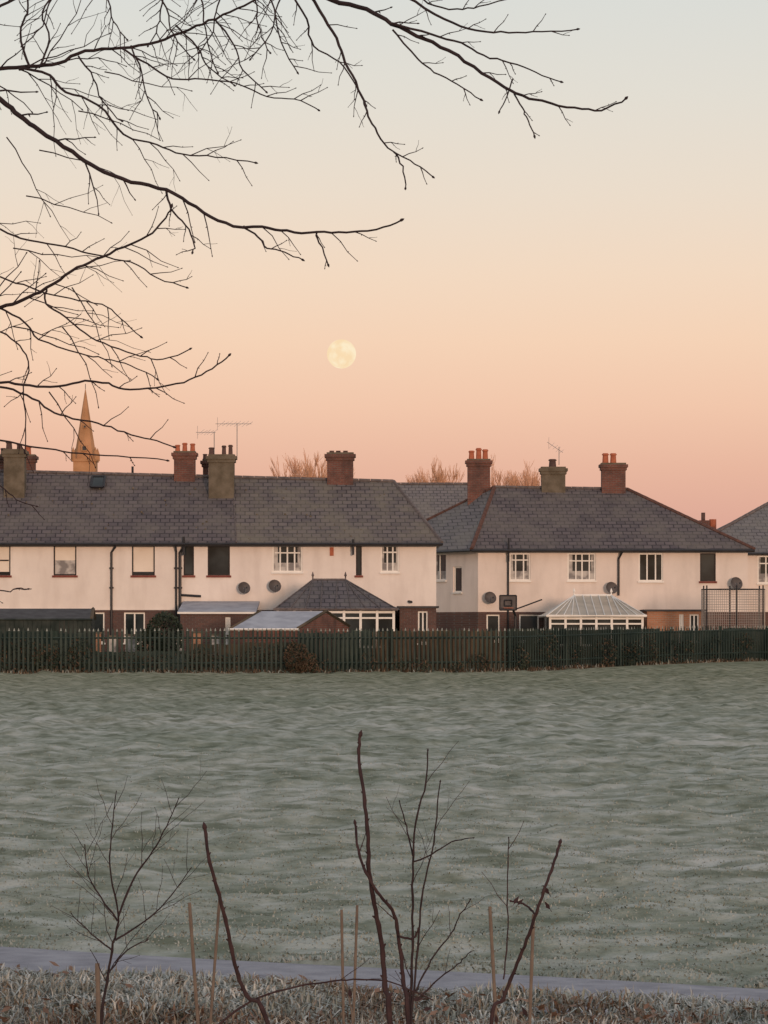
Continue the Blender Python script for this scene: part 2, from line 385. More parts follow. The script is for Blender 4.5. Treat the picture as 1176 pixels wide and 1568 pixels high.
# ================================================================ terrace left (b1)
Y1=120.; f1=Y1/F
def px(u,Y=Y1): return (u-CU)*Y/F
def pz(v,Y=Y1): return EYE-(v-HV)*Y/F
H1=empty('terraced_house',(-8.7,124,0))
T1=lambda x,d,z:(x,Y1+d,z)
wins=[(-122,-88,'dark',(.5,),None),(-16,16,'blind',(),.5),(82,117,'halfblind',(),None),(202,237,'blind',(),None),(281,297,'dark',(),None),(318,352,'dark',(),None),
      (417,463,'whitecurt',(.26,.5,.74),.72),(545,554,'dark',(),None),(583,611,'whitecurt',(.36,.66),.74)]
ops=[]; fr=MB(); gl=MB()
for (a,b_,k,mu,tr) in wins:
    o=(px(a),px(b_),pz(881 if k!='whitecurt' else 876),pz(835)); ops.append(o); window(fr,gl,T1,o,k,mu,tr)
low=[(20,60),(110,160),(190,222),(300,345),(375,410),(640,662)]
for (a,b_) in low:
    o=(px(a),px(b_),.9,2.05); ops.append(o); window(fr,gl,T1,o,'white',(.5,),None)
wl=MB(); XL=px(-230); XR=px(668); zE=pz(832); zlow=pz(933)
wall(wl,T1,XL,XR,-.1,zE+.05,ops,m_wall,m_brickd,zlow)
wl.face([(XR,Y1,zlow),(XR,128,zlow),(XR,128,zE+.05),(XR,Y1,zE+.05)],m_wall)
wl.face([(XR,Y1,-.1),(XR,128,-.1),(XR,128,zlow),(XR,Y1,zlow)],m_brickd)
wl.face([(XL,128,-.1),(XL,Y1,-.1),(XL,Y1,zE),(XL,124,7.5),(XL,128,zE)],m_wall)
wl.face([(XR,128,-.1),(XL,128,-.1),(XL,128,zE),(XR,128,zE)],m_wall)
wl.box((XL,Y1-.03,zlow-.03),(XR+.03,Y1-.002,zlow+.03),m_wall)
wl.obj('walls',H1); 
fr.obj('window_frames',H1); gl.obj('window_glass',H1)
rf=MB(); ye=Y1-.3; zeav=pz(832,ye)+.03
def rz1(x): # ridge height
    t=(x-px(0,124))/(px(603,124)-px(0,124)); return 7.60-.40*t
xr=px(603,124); xs_=px(366,122)
yb=128.3
A=(XL-.3,ye,zeav);B=(xs_,ye,zeav);C=(XR+.22,ye,zeav);E=(XL-.3,124,rz1(XL));Fp=(xs_-.35,124,rz1(xs_));G=(xr,124,rz1(xr))
rf.face([A,B,Fp,E],m_slateA); rf.face([B,C,G,Fp],m_slateB)
rf.face([C,(XR+.22,yb,zeav),G],m_slateB); rf.face([(XR+.22,yb,zeav),(XL-.3,yb,zeav),E,G],m_slateB)
rf.face([(XL-.3,ye,zeav-.01),(XL-.3,yb,zeav-.01),(XR+.22,yb,zeav-.01),(XR+.22,ye,zeav-.01)],m_black)
rf.face([A,E,(XL-.3,yb,zeav)],m_slateA)
ridge_tiles(rf,E,G,.09,m_ridge); ridge_tiles(rf,G,C,.07,m_ridge); ridge_tiles(rf,(xs_,ye,zeav+.01),Fp,.03,m_ridge)
def onroof(u,v):
    for k in range(800):
        Y=ye+k*.005*1.1
        p=W(u,v,Y); zr=zeav+(rz1(p.x)-zeav)*(Y-ye)/(124-ye)
        if p.z<=zr: return p
    return p
up=Vector((0,-.5,.85)).normalized()
s0=onroof(150,740); sl=Vector((0,124-ye,rz1(s0.x)-zeav)).normalized()
c8=[s0+Vector((sx*.24,0,0))+sl*sy*.4+up*.07 for sx,sy in((-1,-1),(1,-1),(1,1),(-1,1))]
rf.face(c8,m_glass)
for i in range(4):
    a,b_=c8[i],c8[(i+1)%4]; rf.tube([a,b_],.05,m_black,4); 
s1=onroof(203,724); rf.tube([s1-Vector((0,0,.2)),s1+Vector((0,0,.25))],.05,m_black)
for k in range(50): # moss clumps
    u=R.uniform(10,600); p=onroof(u,R.uniform(745,828)); 
    rr=R.uniform(.02,.06); rf.tube([p-up*.02,p+up*rr*.6],[rr,rr*.4],m_olive,6)
rf.obj('roof',H1)
gt=MB(); gt.tube([(XL-.3,ye-.05,zeav-.06),(XR+.25,ye-.05,zeav-.06)],.05,m_black,8)
gt.box((XL-.3,ye+.02,zeav-.13),(XR+.2,ye+.05,zeav-.02),m_black)
gt.box((XL,ye+.05,zeav-.14),(XR,Y1-.002,zeav-.12),m_black)
def pipe(g,u,vb,Y,r=.045,jog=.18):
    x=px(u,Y); g.tube([(x+jog,Y-.33,pz(834,Y)),(x+jog*.9,Y-.3,pz(838,Y)),(x,Y-.09,pz(846,Y)),(x,Y-.09,pz(vb,Y))],r,m_black,8)
    for v in (870,900): g.box((x-.08,Y-.1,pz(v,Y)-.03),(x+.08,Y-.002,pz(v,Y)+.03),m_black)
pipe(gt,171,1000,Y1); pipe(gt,276,1000,Y1,.055); pipe(gt,270,1000,Y1,.04,0)
gt.tube([(px(276),Y1-.09,pz(911)),(px(308),Y1-.09,pz(913))],.045,m_black,8)
gt.tube([(px(282),ye,pz(850)),(px(282),ye,pz(822))],.05,m_black,8)
gt.tube([(px(541),ye,pz(850)),(px(541),ye,pz(826))],.04,m_black,8)
gt.box((px(505),Y1-.03,pz(851)),(px(511),Y1-.002,pz(838)),m_pot)
gt.tube([(px(626),Y1-.1,pz(921)),(px(630),Y1-.3,pz(922))],.05,m_black,8)
gt.obj('gutters_and_pipes',H1)
chimney(H1,4,42,687,742,122.8,m_olive,[(14,12,10,m_potd),(30,8,9,m_potd)])
chimney(H1,-8,57,695,722,124.6,m_brickr,[(43,13,10,m_pot),(5,10,9,m_potd)],.7)
chimney(H1,264,302,690,727,124,m_brickr,[(272,10,8,m_pot),(283,13,8,m_pot),(295,12,8,m_pot)])
chimney(H1,308,322,702,727,124.9,m_brickr,[(314,8,7,m_potd)],.6)
chimney(H1,317,362,695,742,122.9,m_olive,[(324,11,9,m_potd),(343,14,7,m_potd),(353,15,7,m_potd)])
chimney(H1,498,544,692,733,124,m_brickr,[(508,3,8,m_potd),(518,3,8,m_potd),(529,3,8,m_potd)])
aerial(H1,363,700,648,123.5,330,385,9); aerial(H1,328,700,661,123.5,300,330,6)
dish(H1,374,900,Y1); dish(H1,421,897,Y1,.25)
# ================================================================ right house (b2)
Y2=130.
H2=empty('hipped_roof_house',(9,134,0.1))
T2=lambda x,d,z:(x,Y2+d,z)
fr=MB(); gl=MB(); ops=[]
for (a,b_,k,mu,tr,v1) in [(780,812,'whitecurt',(.3,.68),.75,889),(869,912,'whitecurt',(.3,.52,.78),.72,889),(978,1015,'white2',(.35,.7),None,890),(1072,1096,'white2',(),None,890)]:
    o=(px(a,Y2),px(b_,Y2),pz(v1,Y2),pz(847,Y2)); ops.append(o); window(fr,gl,T2,o,k if k!='white2' else 'dark' if a>1050 else 'white2',mu,tr)
for (a,b_) in [(1040,1046),(745,765),(795,825)]:
    o=(px(a,Y2),px(b_,Y2),.9,2.0); ops.append(o); window(fr,gl,T2,o,'white2',(),None)
wl=MB(); XA=px(732,Y2); XB=px(1145,Y2); zE2=pz(843,Y2); zl2=pz(937,Y2)
wall(wl,T2,XA,XB,-.1,zE2+.05,ops,m_wall2,m_brickd,zl2)
Dp=Vector((-.8,138,0)); Ap=Vector((XA,Y2,0)); dv=(Ap-Dp); Ls=dv.length; dv.normalize(); nv=Vector((dv.y,-dv.x,0))
if nv.x>0: nv=-nv
TS=lambda x,d,z:tuple(Dp+dv*x-nv*d+Vector((0,0,z)))
def s_on(u):
    k=(u-CU)/F; t=(Dp.x-k*Dp.y)/(k*dv.y-dv.x); return t
ops=[]
for (a,b_,v0,v1,k,mu) in [(664,683,846,889,'whitecurt',(.4,)),(694,707,866,907,'white2',())]:
    Yq=Dp.y+dv.y*s_on(a); o=(s_on(a),s_on(b_),pz(v1,Yq),pz(v0+2,Yq)); ops.append(o); window(fr,gl,TS,o,k,mu,None)
wall(wl,TS,0,Ls,-.1,zE2+.05,ops,m_wall2,m_brickd,zl2)
wl.face([(XB,Y2,-.1),(XB,138,-.1),(XB,138,zE2),(XB,Y2,zE2)],m_wall2)
wl.face([(XB,138,-.1),(-.8,138,-.1),(-.8,138,zE2),(XB,138,zE2)],m_wall2)
wl.obj('walls',H2); fr.obj('window_frames',H2); gl.obj('window_glass',H2)
rf=MB(); ye2=Y2-.3; z2=pz(842,ye2)+.03
a_=(XA-.28,ye2,z2); b_=(XB+.25,ye2,z2); c_=(XB+.25,138.3,z2); d_=(-1.1,138.3,z2)
r0=(px(757,134),134,pz(746,134)); r1_=(px(960,134),134,pz(749,134))
rf.face([a_,b_,r1_,r0],m_slateA); rf.face([b_,c_,r1_],m_slateA); rf.face([c_,d_,r0,r1_],m_slateA); rf.face([d_,a_,r0],m_slateC)
rf.face([(p[0],p[1],p[2]-.01) for p in (d_,c_,b_,a_)],m_black)
ridge_tiles(rf,r0,r1_,.09,m_ridge); ridge_tiles(rf,r0,a_,.09,m_ridger); ridge_tiles(rf,r0,d_,.08,m_ridger); ridge_tiles(rf,r1_,b_,.085,m_ridger)
rf.obj('roof',H2)
gt=MB(); gt.tube([(a_[0],ye2-.05,z2-.06),(b_[0],ye2-.05,z2-.06)],.05,m_black,8); gt.tube([(a_[0]-.03,a_[1],z2-.06),(d_[0]-.05,d_[1],z2-.06)],.05,m_black,8)
gt.box((a_[0],ye2+.02,z2-.13),(b_[0],ye2+.05,z2-.02),m_black)
def pipe2(u,vb,r,jog): 
    x=px(u,Y2); gt.tube([(x+jog,Y2-.33,pz(844,Y2)),(x,Y2-.09,pz(856,Y2)),(x,Y2-.09,pz(vb,Y2))],r,m_black,8)
pipe2(778,1000,.04,.0); pipe2(947,912,.045,.15)
gt.tube([(px(779,ye2),ye2,pz(860,ye2)),(px(779,ye2),ye2,pz(824,ye2))],.035,m_black,8)
gt.obj('gutters_and_pipes',H2)
chimney(H2,713,753,702,750,134.6,m_brickr,[(722,13,9,m_pot),(733,17,9,m_pot),(743,15,9,m_pot)])
chimney(H2,826,868,714,746,134,m_olive,[(846,12,12,m_potd)])
chimney(H2,918,960,708,748,134,m_brickr,[(927,15,10,m_pot),(939,15,10,m_pot)])
aerial(H2,856,712,684,134,838,862,5,8)
dish(H2,751,915,Y2,.26); dish(H2,937,900,Y2,.26); dish(H2,1128,893,Y2,.27)
# ================================================================ house far right (b3) and house behind (b4)
def simplehouse(name,x0,x1,y0,y1,ze,rx0,rx1,zr,mat,rmat,winlist,zl):
    H=empty(name,((x0+x1)/2,(y0+y1)/2,0)); T=lambda x,d,z:(x,y0+d,z)
    fr=MB(); gl=MB(); ops=[]
    for (a,b,c,e) in winlist:
        ops.append((a,b,c,e)); window(fr,gl,T,(a,b,c,e),'whitecurt',(.5,),.72)
    wl=MB(); wall(wl,T,x0,x1,-.1,ze,ops,mat,m_brickd,zl)
    wl.face([(x0,y1,-.1),(x0,y0,-.1),(x0,y0,ze),(x0,y1,ze)],mat); wl.face([(x1,y0,-.1),(x1,y1,-.1),(x1,y1,ze),(x1,y0,ze)],mat)
    wl.face([(x1,y1,-.1),(x0,y1,-.1),(x0,y1,ze),(x1,y1,ze)],mat)
    wl.obj('walls',H)
    if ops: fr.obj('window_frames',H); gl.obj('window_glass',H)
    rf=MB(); ym=(y0+y1)/2; a=(x0-.3,y0-.3,ze-.03);b=(x1+.3,y0-.3,ze-.03);c=(x1+.3,y1+.3,ze-.03);d=(x0-.3,y1+.3,ze-.03); r0=(rx0,ym,zr); r1=(rx1,ym,zr)
    rf.face([a,b,r1,r0],rmat); rf.face([b,c,r1],rmat); rf.face([c,d,r0,r1],rmat); rf.face([d,a,r0],rmat)
    rf.face([(p[0],p[1],p[2]-.01) for p in (d,c,b,a)],m_black)
    for p,q in ((r0,r1),(r0,a),(r1,b)): ridge_tiles(rf,p,q,.09,m_ridge)
    rf.tube([(a[0],a[1]-.05,a[2]-.06),(b[0],b[1]-.05,b[2]-.06)],.055,m_black,8)
    rf.obj('roof',H); return H
H3=simplehouse('hipped_roof_house',px(1050,138),px(1420,138),138,147,pz(845,138),px(1182,142.5),px(1320,142.5),pz(768,142.5),m_wall2,m_slateC,
   [(px(1160,138),px(1186,138),pz(893,138),pz(851,138)),(px(1240,138),px(1270,138),pz(893,138),pz(851,138))],pz(937,138))
m3=MB(); x=px(1083,141); m3.box((x-.2,142.6,5.2),(x+.25,143.1,pz(796,142)),m_brickr); m3.tube([(x,142.8,5.9),(x,142.8,pz(784,142))],.09,m_potd,8); m3.tube([(px(1095,142),143,5.5),(px(1095,142),143,pz(794,142))],.16,m_pot,8); m3.obj('chimney',H3)
H4=simplehouse('slate_roof_house',px(430,158),px(800,158),158,168,4.7,px(520,163),px(735,163),pz(741,163),m_wall2,m_slateC,[],2)
# ================================================================ conservatories
def conservatory(name,u0,u1,Yf,Yb,ve,ur0,ur1,vr,Yr,rmat,barmat,wallm,nbars,H):
    x0=px(u0,Yf);x1=px(u1,Yf);ze=pz(ve,Yf); a=Vector((x0,Yf,ze));b=Vector((x1,Yf,ze));c=Vector((x1,Yb,ze));d=Vector((x0,Yb,ze))
    r0=Vector((px(ur0,Yr),Yr,pz(vr,Yr)));r1=Vector((px(ur1,Yr),Yr,pz(vr,Yr)))
    e=empty(name,((x0+x1)/2,(Yf+Yb)/2,0)); mb=MB()
    for f in ([a,b,r1,r0],[b,c,r1],[c,d,r0,r1],[d,a,r0]): mb.face(f,rmat)
    for k in range(nbars+1):
        t=k/nbars; p=a.lerp(b,t)
        q=r0.lerp(r1,min(1,max(0,(p.x-r0.x)/(r1.x-r0.x))))
        mb.tube([p+Vector((0,0,.02)),q+Vector((0,0,.02))],.022,barmat,4)
    for k in range(1,4):
        mb.tube([d.lerp(a,k/4),r0],.022,barmat,4); mb.tube([c.lerp(b,k/4),r1],.022,barmat,4)
    mb.tube([r0,r1],.06,barmat,6)
    for r in (r0,r1): mb.tube([r,r+Vector((0,0,.12)),r+Vector((0,0,.16)),r+Vector((0,0,.3))],[.03,.03,.06,.01],barmat,6)
    mb.tube([d,a,b,c],.055,barmat,6)
    mb.obj('roof',e)
    w=MB(); g=MB(); T=lambda x,dd,z:(x,Yf+.1+dd,z)
    zb=.75
    w.box((x0+.1,Yf+.1,-.1),(x1-.1,Yf+.3,zb),m_brickd)
    g.face([(x0+.12,Yf+.2,zb),(x1-.12,Yf+.2,zb),(x1-.12,Yf+.2,ze),(x0+.12,Yf+.2,ze)],m_glass)
    for xx in (x0+.14,x1-.14):
        w.box((xx-.02,Yf+.31,-.1),(xx+.02,Yb,zb),m_brickd); g.face([(xx,Yf+.25,zb),(xx,Yb,zb),(xx,Yb,ze),(xx,Yf+.25,ze)],m_glass)
    n=int((x1-x0)/.62)
    for k in range(n+1):
        xx=x0+.12+(x1-x0-.24)*k/n; w.box((xx-.045,Yf+.12,zb),(xx+.045,Yf+.19,ze-.05),wallm)
    w.box((x0+.1,Yf+.125,zb+.002),(x1-.1,Yf+.18,zb+.08),wallm)
    for k in range(n):
        xa=x0+.12+(x1-x0-.24)*k/n+.046; xb=x0+.12+(x1-x0-.24)*(k+1)/n-.046
        w.box((xa,Yf+.13,ze-.34),(xb,Yf+.18,ze-.28),wallm)
        w.box((xa,Yf+.13,ze-.14),(xb,Yf+.18,ze-.06),wallm)
    w.obj('walls_and_frames',e); g.obj('glazing',e); return e
conservatory('conservatory',420,608,113,119.9,933,479,529,888,116.5,m_slateA,m_ridge,m_white,8,H1)
conservatory('conservatory',838,989,123,129.9,943,879,936,912,126.5,m_polyc,m_white,m_white,12,H2)
def outb(name,u0,u1,Y,d,vt,mat,doors=(),roofm=m_felt,rise=0):
    mb=MB(); x0,x1=px(u0,Y),px(u1,Y); zt=pz(vt,Y); T=lambda x,dd,z:(x,Y+dd,z)
    e=empty(name,((x0+x1)/2,Y+d/2,0)); ops=[(px(a,Y),px(b,Y),.9,zt-.12) for a,b in doors]
    wall(mb,T,x0,x1,-.1,zt,ops,mat); mb.face([(x0,Y+d,-.1),(x0,Y,-.1),(x0,Y,zt),(x0,Y+d,zt+rise)],mat); mb.face([(x1,Y,-.1),(x1,Y+d,-.1),(x1,Y+d,zt+rise),(x1,Y,zt)],mat)
    k=[(x0-.1,Y-.1,zt+.002),(x1+.1,Y-.1,zt+.002),(x1+.1,Y+d-.02,zt+rise+.002),(x0-.1,Y+d-.02,zt+rise+.002)]; k2=[(p[0],p[1],p[2]+.07) for p in k]
    mb.face(k2,roofm); mb.face(k[::-1],roofm); mb.face([k[0],k[1],k2[1],k2[0]],m_white if rise else roofm); mb.face([k[1],k[2],k2[2],k2[1]],roofm); mb.face([k[3],k[0],k2[0],k2[3]],roofm)
    mb.obj('walls_and_roof',e)
    if ops:
        fr=MB();gl=MB()
        for o in ops: window(fr,gl,T,o,'white',(.5,),None)
        fr.obj('window_frames',e); gl.obj('window_glass',e)
outb('brick_extension',991,1078,127.5,2.4,936,m_bricko,[(1040,1047),(1056,1070)])
outb('brick_extension',612,668,117.5,2.4,931,m_brickd,[(640,655)])
outb('brick_extension',276,388,116.5,3.4,940,m_brickd,[(345,353)],m_frostroof,.42)
def shed(name,u0,u1,Y,d,ve,vr,skew,rm,wm):
    x0,x1=px(u0,Y),px(u1,Y); ze=pz(ve,Y); Yr=Y+d/2; zr=pz(vr,Yr); mb=MB()
    a=Vector((x0,Y,ze));b=Vector((x1,Y,ze));r0=Vector((x0+skew,Yr,zr));r1=Vector((x1+skew,Yr,zr));c=Vector((x1+2*skew,Y+d,ze));dd=Vector((x0+2*skew,Y+d,ze))
    o=Vector((0,0,0.05))
    mb.face([a+o,b+o,r1+o,r0+o],rm); mb.face([r0+o,r1+o,c+o,dd+o],rm)
    mb.tube([b+o,r1+o,c+o],.06,m_boardb,4); mb.tube([a+o,r0+o,dd+o],.05,m_boardb,4)
    for p,q in ((a,b),(b,c),(c,dd),(dd,a)):
        n=max(2,int((q-p).length/.15))
        for k in range(n):
            s_=p.lerp(q,k/n); t_=p.lerp(q,(k+.94)/n)
            mb.face([Vector((s_.x,s_.y,-.05)),Vector((t_.x,t_.y,-.05)),t_,s_],wm)
    mb.face([b,c,r1],wm); mb.face([a,dd,r0],wm)
    mb.tube([a+o-Vector((.05,.02,.02)),b+o-Vector((-.05,.02,.02))],.035,m_white if rm==m_frostroof else m_shed,4)
    mb.obj(name)
shed('garden_shed',352,455,109,4.6,965,938,.95,m_frostroof,m_brickr)
shed('garden_shed',-40,140,107.5,3.4,950,934,-.1,m_felt,m_shed)
# basketball hoop
mb=MB(); Yh=121.
c=W(778,923,Yh); hw=.32
for p,q in (((-hw,0,-.28),(hw,0,-.28)),((hw,0,-.28),(hw,0,.28)),((hw,0,.28),(-hw,0,.28)),((-hw,0,.28),(-hw,0,-.28)),((-.14,0,-.12),(.14,0,-.12)),((-.14,0,-.12),(-.14,0,.1)),((.14,0,-.12),(.14,0,.1)),((-.14,0,.1),(.14,0,.1))):
    mb.tube([c+Vector(p),c+Vector(q)],.028,m_black,6)
mb.box((c.x-hw,c.y+.01,c.z-.28),(c.x+hw,c.y+.03,c.z+.28),m_dish)
rg=[c+Vector((.2*math.cos(t/10*6.283),-.28+.2*math.sin(t/10*6.283),-.2)) for t in range(11)]
mb.tube(rg,.015,m_pot,5)
mb.tube([c+Vector((.1,.03,0)),c+Vector((.3,.5,-.5)),Vector((c.x+.3,c.y+.5,0))],.05,m_black,8)
mb.tube([c+Vector((.2,.1,-.28)),c+Vector((.7,.2,-.1)),W(830,918,Yh)],.03,m_black,6)
mb.obj('basketball_hoop')
# trampoline with safety net
mb=MB(); Yt=122.; cx=px(1128,Yt); rx,ry=px(1178,Yt)-cx,1.2; cy=Yt+1.2; zt=pz(896,Yt); zn=1.0
ring=lambda z,k=1:[Vector((cx+rx*k*math.cos(t/24*6.2832),cy+ry*k*math.sin(t/24*6.2832),z)) for t in range(25)]
mb.tube(ring(zn),.04,m_metal,6); mb.tube(ring(zt-.15,.98),.02,m_black,5)
mb.face(ring(zn,.95)[:-1],m_black)
for k in range(6):
    a=(k+.5)/6*6.2832; x=cx+rx*math.cos(a); y=cy+ry*math.sin(a)
    mb.tube([(x,y,0),(x,y,zt)],.03,m_black,6)
for k in range(90):
    a=k/90*6.2832; x=cx+rx*.98*math.cos(a); y=cy+ry*.98*math.sin(a)
    mb.tube([(x,y,zn),(x,y,zt-.15)],.006,m_net,3,False)
for k in range(20): mb.tube(ring(zn+(zt-.15-zn)*k/20,.98),.006,m_net,3,False)
mb.obj('trampoline')
# ================================================================ palisade fence
fpts=[(-260,104),(0,104),(430,104.5),(600,105.5),(780,106.5),(950,112),(1176,118),(1500,124)]
fx=[Vector(((u-CU)*Y/F,Y,0)) for u,Y in fpts]
def walk(pts,step,off=0):
    out=[]
    for a,b in zip(pts[:-1],pts[1:]):
        n=max(1,round((b-a).length/step)); d=(b-a)/n
        for k in range(n): out.append((a+d*k,d.normalized()))
    return out
FE=empty('palisade_fence',(0,106,0))
def ftop(x): return 1.47+.10*min(1,max(0,(x-4)/9))
mb=MB()
for i,(p,d) in enumerate(walk(fx,.155)):
    g=g1(p.x,p.y); w=.030; h=ftop(p.x)+R.uniform(-.018,.012); o=Vector((0,-.03,0)); L_=d*w
    if R.random()<.015: continue
    zz=lambda z:Vector((0,0,z)); ln=d*R.uniform(-.012,.012)
    mb.face([p-L_+o+zz(g+.03),p+L_+o+zz(g+.03),p+L_+ln+o+zz(h-.09),p-L_+ln+o+zz(h-.09)],m_green)
    mb.face([p-L_+ln+o+zz(h-.09),p+L_+ln+o+zz(h-.09),p+L_*.25+ln+o+zz(h),p-L_*.25+ln+o+zz(h)],m_tip if R.random()<.6 else m_green)
    mb.face([p+L_+o+zz(g+.03),p+L_*1.2+zz(g+.03),p+L_*1.2+zz(h-.09),p+L_+o+zz(h-.09)],m_green)
mb.obj('pales',FE)
mb=MB()
for a,b in zip(fx[:-1],fx[1:]):
    n=max(1,int((b-a).length/2.7)); d=(b-a)/n
    for k in range(n):
        p=a+d*k; q=a+d*(k+1); ga,gb=g1(p.x,p.y),g1(q.x,q.y)
        for hh in (.32,1.15): mb.tube([p+Vector((0,.03,ga+hh)),q+Vector((0,.03,gb+hh))],.03,m_green,4)
        mb.box((p.x-.05,p.y+.06,ga-.2),(p.x+.05,p.y+.16,ftop(p.x)-.03),m_green)
mb.obj('posts_and_rails',FE)
def boards(name,u0,u1,off,top,mat,gap=0.0):
    mb=MB()
    def at(u):
        for (ua,Ya),(ub,Yb) in zip(fpts[:-1],fpts[1:]):
            if ua<=u<=ub:
                Y=Ya+(Yb-Ya)*(u-ua)/(ub-ua)+off; return Vector(((u-CU)*Y/F,Y,0))
    us=[u0]+[u for u,_ in fpts if u0<u<u1]+[u1]
    pnl=0; hp=0
    for i,(p,d) in enumerate(walk([at(u) for u in us],.14)):
        if i%13==0: hp=R.uniform(-.09,.03)
        g=g1(p.x,p.y); h=top+hp+R.uniform(-.02,.02); y=R.uniform(0,.02)
        q=p+d*.13
        mb.face([(p.x,p.y+y,g),(q.x,q.y+y,g),(q.x,q.y+y,h),(p.x,p.y+y,h)],mat)
        mb.face([(p.x,p.y+y,h),(q.x,q.y+y,h),(q.x,q.y+y+.02,h),(p.x,p.y+y+.02,h)],mat)
        mb.face([(q.x,q.y+.05,g),(p.x,p.y+.05,g),(p.x,p.y+.05,h),(q.x,q.y+.05,h)],mat)
    mb.obj(name)
boards('wooden_fence',458,570,.45,1.40,m_boardg)
boards('wooden_fence',570,640,.5,1.36,m_boardb)
boards('wooden_fence',640,776,.45,1.43,m_boardb)
boards('wooden_fence',776,960,.6,1.44,m_board)
boards('wooden_fence',960,1480,.6,1.44,m_boardg)
boards('wooden_fence',-250,128,.5,1.35,m_boardg)
boards('wooden_fence',128,290,3.2,.7,m_boardg)
boards('wooden_fence',290,458,3.2,.95,m_boardb)
def leafmass(name,boxes,mat,n,sz,seed=1,mats=None):
    mb=MB(); r=random.Random(seed)
    for (c,s,k) in boxes:
        for i in range(int(n*k)):
            while True:
                p=Vector((r.uniform(-1,1),r.uniform(-1,1),r.uniform(-1,1)))
                if p.length<1: break
            p=p.normalized()*(p.length**.5); q=Vector((c[0]+p.x*s[0],c[1]+p.y*s[1],c[2]+p.z*s[2]))
            if mnoise.noise(q*1.6)<-.25: continue
            if q.z<g1(q.x,q.y): continue
            a=Vector((r.gauss(0,1),r.gauss(0,1),r.gauss(0,1))).normalized(); b=a.orthogonal().normalized(); z=sz*r.uniform(.6,1.3)
            mb.face([q-a*z,q+b*z*.5,q+a*z,q-b*z*.5],(r.choice(mats) if mats else mat))
    return mb.obj(name)
bx=[]
u=790
while u<1480:
    Y=np.interp(u,[a for a,_ in fpts],[b for _,b in fpts])+.1; x=(u-CU)*Y/F
    bx.append(((x,Y,.45+R.uniform(-.15,.25)),(.5,.3,.68+R.uniform(-.25,.15)),1)); u+=R.uniform(20,50)
leafmass('hedge',bx,m_hedge,600,.05,2,[m_hedge,m_hedge,m_hedge,m_hedgeb])
bx=[((px(u,104.7),104.2,.35+R.uniform(-.1,.3)),(.5,.3,.5+R.uniform(-.15,.3)),1) for u in range(-240,140,26)]
leafmass('hedge',bx,m_hedge,380,.05,3,[m_hedge,m_hedge,m_hedgeb])
bx=[]; u=470
while u<790:
    Y=float(np.interp(u,[a for a,_ in fpts],[b for _,b in fpts]))-.12
    bx.append((((u-CU)*Y/F,Y,.12+R.uniform(0,.15)),(.4,.25,.25+R.uniform(0,.3)),R.uniform(.4,1))); u+=R.uniform(25,60)
leafmass('fence_foot_shrubs',bx,m_hedge,380,.045,9,[m_hedge,m_hedgeb])
leafmass('brown_shrub',[((px(455,104.8),104.3,.5),(.42,.35,.6),1),((px(474,104.8),104.4,.28),(.45,.35,.4),.7)],m_hedgeb,1500,.045,4,[m_hedgeb,m_hedgeb,m_hedge])
leafmass('evergreen_bush',[((px(252,108),108,1.2),(.65,.6,.85),1.3),((px(230,108),108,.8),(.5,.5,.7),1)],m_hedge,1800,.06,5)
bx=[((px(u,105.4),105.5+R.uniform(-.2,.4),.15+R.uniform(0,.4)),(.45,.3,.4),1) for u in range(140,455,28)]
leafmass('low_shrubs',bx,m_hedge,420,.05,6,[m_hedge,m_hedge,m_hedgeb])
mb=MB()
for k in range(12):
    x0=px(140+k*26,112); x1=px(140+k*26+R.uniform(8,20),112); z=R.uniform(1.0,1.4)
    mb.box((x0,112,-.1),(x1,112.15,z),m_bricko if k%3==0 else m_curt); mb.box((x0-.03,111.97,z+.002),(x1+.03,112.18,z+.06),m_olive)
mb.obj('garden_wall')
pts=[]
for (p,d) in walk(fx,.03):
    for k in range(5):
        x=p.x+R.gauss(0,.1); y=p.y-.2+R.gauss(0,.3); 
        if mnoise.noise(Vector((x*.9,y*.3,2)))+R.uniform(-.3,.4)>-.1: pts.append((x,y,g1(x,y)-.02))
blades('dry_grass_verge',[m_dryg,m_fieldb,m_hedgeb],np.array(pts),.05,.22,.03,21,1.0,[.15,.15,.70])
# ================================================================ church spire & distant trees
CH=empty('church_spire',(px(128.5,400),402,0)); mb=MB(); cx=px(128.5,400); cy=402.
def Zc(v): return pz(v,400)
tw=1.42
mb.box((cx-tw,cy-tw,0),(cx+tw,cy+tw,Zc(703)),m_stone); mb.box((cx-tw-.15,cy-tw-.15,Zc(706)),(cx+tw+.15,cy+tw+.15,Zc(702)),m_stone)
for sx in(-1,1):
    for sy in(-1,1):
        mb.tube([(cx+sx*tw,cy+sy*tw,Zc(704)),(cx+sx*tw,cy+sy*tw,Zc(694)),(cx+sx*tw,cy+sy*tw,Zc(684))],[.3,.28,.02],m_stone,4)
mb.tube([(cx,cy,Zc(702)),(cx,cy,Zc(655)),(cx,cy,Zc(600)),(cx,cy,Zc(593))],[1.45,.82,.12,.02],m_stone,8)
mb.tube([(cx,cy,Zc(594)),(cx,cy,Zc(586))],.04,m_black,4)
for v,h in ((690,14),(655,8)):
    w=h*.08*.35; yy=cy-(1.45 if v==690 else .85)
    mb.box((cx-w,yy-.1,Zc(v)),(cx+w,yy+.6,Zc(v-h*.6)),m_stone); mb.face([(cx-w*.6,yy-.11,Zc(v-1)),(cx+w*.6,yy-.11,Zc(v-1)),(cx+w*.6,yy-.11,Zc(v-h*.5)),(cx-w*.6,yy-.11,Zc(v-h*.5))],m_black)
    mb.face([(cx-w*1.2,yy-.12,Zc(v-h*.6)),(cx+w*1.2,yy-.12,Zc(v-h*.6)),(cx,yy-.12,Zc(v-h))],m_stone)
mb.obj('spire_and_tower',CH)
